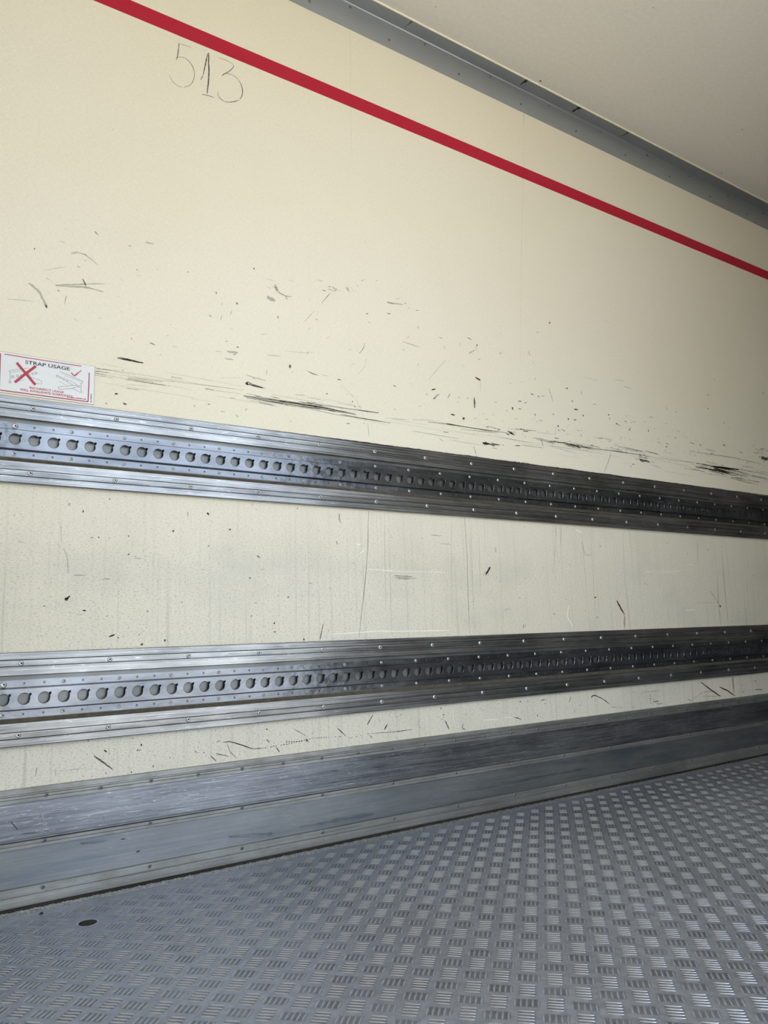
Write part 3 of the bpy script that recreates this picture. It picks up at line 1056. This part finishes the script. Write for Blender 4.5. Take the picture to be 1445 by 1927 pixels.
# odd bolts seen in the upper rail
BOLT = rivet_mesh(0.0085, 0.004)
put('bolt', BOLT, strip1, 0.318, -0.0068, 0.0385); put('bolt', BOLT, strip2, 0.318, -0.0068, 0.0385)
put('bolt', RIV_L, strip1, 1.118, -0.0068, 0.040)
# torn black sealant along the top edge of the upper rail
rng = random.Random(8)
V = []; F = []; n = 420
for i in range(n):
    x = 0.95+i*(5.6-0.95)/(n-1); amp = min(1.0, max(0.0, (x-1.0)/0.5))
    h = 0.1222+amp*(0.0012+0.0022*(0.5+0.5*math.sin(x*23))*rng.random()+0.0012*rng.random())+0.0002
    V += [(x, -0.0005, 0.1218), (x, -0.0135, 0.1222), (x, -0.0120, h), (x, -0.0005, h+0.0003)]
for i in range(n-1):
    a = 4*i
    F += [(a+1, a+5, a+6, a+2), (a+2, a+6, a+7, a+3)]
mesh_obj('sealant_bead', V, F, M['sealant'], rail1)

# ------------------------------------------------------------------ kick plate
base = bpy.data.objects.new('baseboard_left', None); col.objects.link(base)
tag(base, 'riveted aluminium kick plate along the foot of the wall', None, 'structure')
up = [(0, .2947), (-.0085, .2947), (-.0100, .2935), (-.0100, .2815), (-.0078, .2800), (-.0078, .2772), (-.0122, .2755),
      (-.0122, .2700), (-.0108, .2690), (-.0122, .2680), (-.0122, .2592), (-.0085, .2575), (0, .2575)]
b = MB(); b.prism(up, X0, X1); k_top = recalc(b.build('top_strip', M['kick_s'], base))
b = MB(); b.prism([(0, .2575), (-.0082, .2575), (-.0082, .1690), (-.0100, .1672), (-.0100, .1640), (-.0070, .1625), (0, .1625)], X0, X1)
recalc(b.build('upper_plank', M['kick_u'], base))
b = MB(); b.prism([(0, .1625), (-.0085, .1620), (-.0118, .1605), (-.0118, .1532), (-.0104, .1524), (-.0118, .1516), (-.0118, .1440), (-.0085, .1425), (0, .1425)], X0, X1)
k_mid = recalc(b.build('middle_strip', M['kick_s'], base))
b = MB(); b.prism([(0, .1425), (-.0085, .1425), (-.0085, .0510), (-.0060, .0500), (-.0060, .0490), (0, .0490)], X0, X1)
recalc(b.build('lower_plank', M['kick_l'], base))
b = MB(); b.prism([(0, .0490), (-.0095, .0485), (-.0110, .0470), (-.0110, .0290), (-.0096, .0280), (-.0110, .0270), (-.0112, .0030), (-.0100, .0016), (0, .0016)], X0, X1)
k_bot = recalc(b.build('bottom_strip', M['kick_s'], base))
for k in range(18):
    for z, y, pp in ((.156, -.0112, k_mid), (.0405, -.0108, k_bot)): put('screw', RIV_T, pp, 0.432+0.2792*k, y, z)
for k in range(36): put('screw', RIV_T, k_top, 0.293+0.1396*k, -.0118, .2710)

# ------------------------------------------------------------------ cornice angle
trim = bpy.data.objects.new('trim_1', None); col.objects.link(trim)
tag(trim, 'grey metal cornice angle between wall and ceiling', None, 'structure')
rad = 0.004; z0, z1 = 3.047, ZC-0.0035; yo = -0.066; th = 0.003
arc = [(-th-rad+rad*math.cos(a), z1-rad+rad*math.sin(a)) for a in [math.pi/2*k/8 for k in range(9)]]
prof = [(0, z0), (-th, z0)] + arc + [(yo, z1), (yo, ZC), (0, ZC)]
b = MB(); b.prism(prof, X0, X1); angle = recalc(b.build('angle', M['trim'], trim))
for p in angle.data.polygons: p.use_smooth = abs(p.normal.x) < 0.5 and p.normal.y < -0.03 and p.normal.z < -0.03
bead = [(yo+0.001+0.0042*math.cos(a), ZC-0.0012+0.0042*math.sin(a)) for a in [2*math.pi*k/8 for k in range(8)]]
b = MB(); b.prism(bead, X0, X1); recalc(b.build('sealant_bead', M['bead'], trim, True))
for k in range(-1, 12):
    put('screw', RIV_T, angle, 1.468+0.3718*k, -th, 3.146)
    put('screw', RIV_T, angle, 1.6535+0.3718*k, -th, 3.082)
rng = random.Random(4)
for x, w in ((2.385, 1.0), (2.738, 1.0), (3.10, 0.6), (1.73, 0.35)):
    b = MB()
    V2, F2 = strip([(x-0.004, -0.020), (x, -0.04), (x+0.004, -0.066)], 0.011*w, True, rng, 0.35)
    b.add([(p.x, p.y, z1-0.0006) for p in V2], F2)
    V2, F2 = blob((x+0.003, -0.055), 0.011*w, rng); b.add([(p.x, p.y, z1-0.0008) for p in V2], F2)
    b.build('rust_stain', M['rust'], trim)

# ------------------------------------------------------------------ marks on the wall
rng = random.Random(11)
b = MB(); order = ['d', 'g', 'f', 'r', 'R', 'w']; lev = [0]
def wput(V2, F2, mi):
    lev[0] = (lev[0]+1) % 9; y = -0.0005-0.00005*lev[0]
    b.add([(p[0], y, p[1]) for p in V2], F2, mi)
def wpoly(pts, w, k):
    if k == 'h':                                   # dotted tyre-like print
        mi = 0; Pp = [Vector(p) for p in pts]
        for i in range(len(Pp)-1):
            L = (Pp[i+1]-Pp[i]).length; n = max(2, int(L/0.0085))
            for q in range(n):
                if rng.random() < 0.2: continue
                a = Pp[i].lerp(Pp[i+1], q/n); c = Pp[i].lerp(Pp[i+1], (q+0.5)/n)
                wput(*strip([a, c], w, True, rng, 0.3), mi)
        return
    wput(*strip(pts, w, True, rng, 0.18), order.index(k))
for k, w, P_ in MARKS:
    pts = [(P_[i]/2000, P_[i+1]/2000) for i in range(0, len(P_), 2)]
    w = w*(0.0009 if k == 'w' else 0.0015)
    if len(pts) == 1: wput(*blob(pts[0], w*0.66, rng), order.index(k))
    else: wpoly(pts, w, k)
# dense rubbed patches made of many short streaks
for cx_, cz_, hx_, hz_, n_, k_ in CLUSTERS:
    for _ in range(n_):
        x = cx_+rng.gauss(0, 0.5)*hx_; z = cz_+rng.gauss(0, 0.5)*hz_
        L = abs(hx_)*rng.uniform(0.15, 0.6)
        wput(*strip([(x-L/2, z+0.02*L), (x+L/2, z-0.03*L)], rng.uniform(0.0008, 0.0024), True, rng, 0.35), order.index(k_))
# scattered nicks: many in the cargo-strike band over the upper rail towards the front, fewer elsewhere
def scatter(n, fx, fz, kinds, smax):
    for _ in range(n):
        x = fx(); z = fz(x); k = rng.choice(kinds); s = rng.uniform(0.4, 1)*smax
        if rng.random() < 0.55: wput(*blob((x, z), s*0.4, rng), order.index(k))
        else:
            a = rng.choice((rng.uniform(-0.25, 0.25), rng.uniform(-0.2, 0.2), rng.uniform(0, 3.1)))
            L = s*rng.uniform(1.5, 6)
            wput(*strip([(x, z), (x+L*math.cos(a), z+L*math.sin(a))], s*0.5, True, rng, 0.3), order.index(k))
U = rng.uniform
scatter(150, lambda: U(2.0, 4.8), lambda x: rng.gauss(1.52, 0.035), 'dggd', 0.006)
scatter(120, lambda: U(2.6, 5.2), lambda x: rng.gauss(1.56, 0.07), 'ggfd', 0.0052)
scatter(120, lambda: U(0.4, 2.4), lambda x: U(1.36, 1.95), 'gff', 0.004)
scatter(60, lambda: U(1.5, 4.6), lambda x: U(1.4, 2.3), 'gf', 0.0035)
scatter(40, lambda: U(0.3, 4.6), lambda x: U(1.9, 3.0), 'ff', 0.003)
scatter(330, lambda: U(0.3, 1.6), lambda x: U(0.66, 1.10), 'gfff', 0.0030)
scatter(200, lambda: U(1.2, 4.8), lambda x: U(0.66, 1.10), 'gff', 0.004)
scatter(260, lambda: U(0.6, 2.4), lambda x: U(0.30, 0.40), 'dgff', 0.0028)
scatter(120, lambda: U(1.8, 4.8), lambda x: U(0.30, 0.40), 'dgf', 0.0032)
# long faint drag lines over the rail
for _ in range(70):
    x = U(0.3, 4.6); z = rng.gauss(1.455, 0.02) if x > 1.6 else U(1.42, 1.50); L = U(0.05, 0.3)
    wpoly([(x, z), (x+L, z-0.02*L)], U(0.0006, 0.0014), rng.choice('ffg'))
tag(b.build('scuff_marks', [MK[k] for k in order], wall), 'dark scuffs, scrapes and nicks on the wall', None, 'stuff')

# scratches and blue-green streaks on the kick plate
rng2 = random.Random(21); kb = MB()
MK['t'] = mat_mark('blue_green_streak', (46, 80, 94), 0.38, 0.34, 0.66, (20, 20, 160))  # patchy blue-green tint laid over the kick plate
MK['s'] = mat_mark('bright_metal_scratch', (186, 188, 192), 0.8, 0.36, 0.6, (200, 200, 500))
ko = ['s', 'd', 't']
for q, (k, w, P_) in enumerate(KICK_MARKS):
    pts = [(P_[i]/2000, P_[i+1]/2000) for i in range(0, len(P_), 2)]
    V2, F2 = strip(pts, w*0.0013, True, rng2, 0.2)
    kb.add([(p.x, -0.0106-0.00005*(q % 5), p.y) for p in V2], F2, ko.index('s' if k == 'w' else k))
for q in range(150):
    x = rng2.uniform(0.3, 3.6); z = rng2.uniform(0.172, 0.254); L = rng2.uniform(0.008, 0.06); a = rng2.gauss(0, 0.05)
    if q % 9 == 0: a = rng2.uniform(-1.5, 1.5); L *= 0.4
    V2, F2 = strip([(x, z), (x+L*math.cos(a), z+L*math.sin(a))], rng2.uniform(0.0004, 0.0011), True, rng2, 0.3)
    kb.add([(p.x, -0.0086-0.00004*(q % 4), p.y) for p in V2], F2, 0 if q % 3 else 1)
tag(kb.build('scratch_marks', [MK[k] for k in ko], base), 'scratches and blue-green streaks', None, 'stuff')

# pencilled number
names = {'5': 'pencilled digit 5, leftmost of the handwritten number', '1': 'pencilled digit 1, boldest and middle of the handwritten number', '3': 'pencilled digit 3, last of the handwritten number'}
for ch, strokes in DIGITS:
    b = MB()
    for q, (w, P_) in enumerate(strokes):
        pts = [(P_[i]/5000, P_[i+1]/5000) for i in range(0, len(P_), 2)]
        V2, F2 = strip(pts, w*0.0012, True, rng, 0.08)
        b.add([(p.x, -0.0008-0.00005*q, p.y) for p in V2], F2)
    tag(b.build('handwritten_digit', PENCIL, wall), names[ch])

# ------------------------------------------------------------------ red load line
b = MB(); b.prism([(-0.0003, 2.7035), (-0.0012, 2.7035), (-0.0012, 2.7600), (-0.0003, 2.7600)], X0, X1)
o = recalc(b.build('load_line_stripe', M['red'])); tag(o, 'long straight red tape stripe high on the cream wall', 'stripe')

# ------------------------------------------------------------------ strap usage sticker
M['st'] = mat_plain('sticker_vinyl', (226, 228, 232), 0.35, 0, 0.5, 0.05, 12)
M['st_edge'] = mat_plain('sticker_dirty_edge', (150, 152, 146), 0.6)
M['st_red'] = mat_plain('sticker_red_ink', (186, 52, 72), 0.45, 0, 0.4, 0.25, 300)
M['st_blk'] = mat_plain('sticker_black_ink', (58, 62, 68), 0.5, 0, 0.4, 0.4, 400)
M['st_gry'] = mat_plain('sticker_grey_ink', (112, 120, 124), 0.5, 0, 0.4, 0.3, 400)
stk = bpy.data.objects.new('warning_sticker', None); col.objects.link(stk); stk.location = (0.393, 0, 1.362)
tag(stk, 'white strap usage warning sticker with red border and cross, above the upper rail', 'sticker')
LX, LZ = 0.393, 1.362
def local(o): o.location = (-LX, 0, -LZ); return o
b = MB(); b.box((0.259, -0.0012, 1.3622), (0.5278, -0.0004, 1.4824)); local(b.build('backing_edge', M['st_edge'], stk))
b = MB(); b.box((0.2598, -0.0016, 1.3632), (0.5270, -0.0010, 1.4814)); local(b.build('label_sheet', M['st'], stk))
def ink(name, polys, mat, y=-0.0019, lab=None):
    b = MB()
    for q, (w, P_) in enumerate(polys):
        pts = [(P_[i]/10000, P_[i+1]/10000) for i in range(0, len(P_), 2)]
        V2, F2 = strip(pts, w*0.0011, False); b.add([(p.x, y-0.00004*(q % 4), p.y) for p in V2], F2)
    return tag(local(b.build(name, mat, stk)), lab)
for p in STICKER['red']: ink('border_line', [p], M['st_red'])
ink('cross_mark', STICKER['cross'], M['st_red'], -0.0024, 'bold red cross')
ink('tick_mark', STICKER['tick'], M['st_red'], -0.0022, 'red tick')
b = MB()
for q, (w, P_) in enumerate(STICKER['line']):
    pts = [(P_[i]/10000, P_[i+1]/10000) for i in range(0, len(P_), 2)]
    V2, F2 = strip(pts, w*0.0010, False); b.add([(p.x, -0.00185, p.y) for p in V2], F2)
for (x, z, r) in STICKER['circ']:
    x /= 10000; z /= 10000; r *= 0.001; n = 14
    ring = lambda rr: [(x+rr*math.cos(2*math.pi*k/n), -0.0019, z+rr*math.sin(2*math.pi*k/n)) for k in range(n)]
    b.add(ring(r)+ring(r*0.66), [(k, (k+1) % n, n+(k+1) % n, n+k) for k in range(n)])
local(b.build('strap_diagram', M['st_gry'], stk))
def text(body, x0, x1, z, h, mat, name, y=-0.0020, shear=0.0, rot=False, bold=0.0):
    cu = bpy.data.curves.new(name, 'FONT'); cu.body = body; cu.size = 1.0; cu.shear = shear; cu.offset = bold
    cu.resolution_u = 2
    to = bpy.data.objects.new('tmp', cu); col.objects.link(to)
    dg = bpy.context.evaluated_depsgraph_get()
    me = bpy.data.meshes.new_from_object(to.evaluated_get(dg)); me.name = name
    bpy.data.objects.remove(to); bpy.data.curves.remove(cu)
    co = np.zeros(len(me.vertices)*3); me.vertices.foreach_get('co', co); co = co.reshape(-1, 3)
    a = co.min(0); e = co.max(0)
    u = (co[:, 0]-a[0])/(e[0]-a[0]); v = (co[:, 1]-a[1])/(e[1]-a[1])
    out = np.stack([x0+u*(x1-x0), np.full(len(u), y), z+v*h], 1)
    me.vertices.foreach_set('co', out.astype(np.float32).ravel()); me.materials.clear(); me.materials.append(mat); me.update()
    return local(link(name, me, stk))
text('STRAP USAGE', 0.3375, 0.4575, 1.4560, 0.0108, M['st_blk'], 'heading_text', bold=0.015)
text('INCORRECT USAGE', 0.3517, 0.4432, 1.3845, 0.0066, M['st_red'], 'warning_text', bold=0.015)
text('WILL INVALIDATE WARRANTY', 0.3270, 0.4680, 1.3755, 0.0066, M['st_red'], 'warning_text', bold=0.015)
# small maker line and part number too fine to read: rows of tiny ink dabs
def dabs(name, P_, h, mat, vert, n):
    b = MB(); r_ = random.Random(n)
    (x0, z0, x1, z1) = [v/10000 for v in P_]
    for k in range(n):
        t = (k+0.1)/n; t2 = (k+r_.uniform(0.65, 0.95))/n; hh = h*r_.uniform(0.6, 1.0)
        xa, za, xb, zb = x0+(x1-x0)*t, z0+(z1-z0)*t, x0+(x1-x0)*t2, z0+(z1-z0)*t2
        if vert: b.add([(xa-hh/2, -.0019, za), (xa+hh/2, -.0019, za), (xb+hh/2, -.0019, zb), (xb-hh/2, -.0019, zb)], [(0, 1, 2, 3)])
        else: b.add([(xa, -.0019, za), (xb, -.0019, zb), (xb+.0006, -.0019, zb+hh), (xa+.0006, -.0019, za+hh)], [(0, 1, 2, 3)])
    local(b.build(name, mat, stk))
dabs('maker_line', STICKER['logo'][1], 0.0042, M['st_red'], False, 15)
dabs('part_number', STICKER['side'][1], 0.0036, M['st_blk'], True, 8)
ink('scratched_patch', STICKER['scr'], M['st'], -0.0027)

# ------------------------------------------------------------------ grit on the floor
rng = random.Random(2)
n = 8; V = [(0.0052*rng.uniform(.7, 1.2)*math.cos(2*math.pi*k/n), 0.0042*rng.uniform(.7, 1.2)*math.sin(2*math.pi*k/n), 0) for k in range(n)]
V += [(v[0]*0.6, v[1]*0.6, 0.0035*rng.uniform(.7, 1.1)) for v in V]; V.append((0.0004, 0.0003, 0.0045))
F = [(k, (k+1) % n, n+(k+1) % n, n+k) for k in range(n)]+[(n+k, n+(k+1) % n, 2*n) for k in range(n)]+[tuple(range(n-1, -1, -1))]
o = mesh_obj('grit_chip', V, F, M['dark']); o.location = (0.4142, -0.0933, 0.0)
tag(o, 'tiny black chip of grit on the floor beside the weld bead', 'debris')
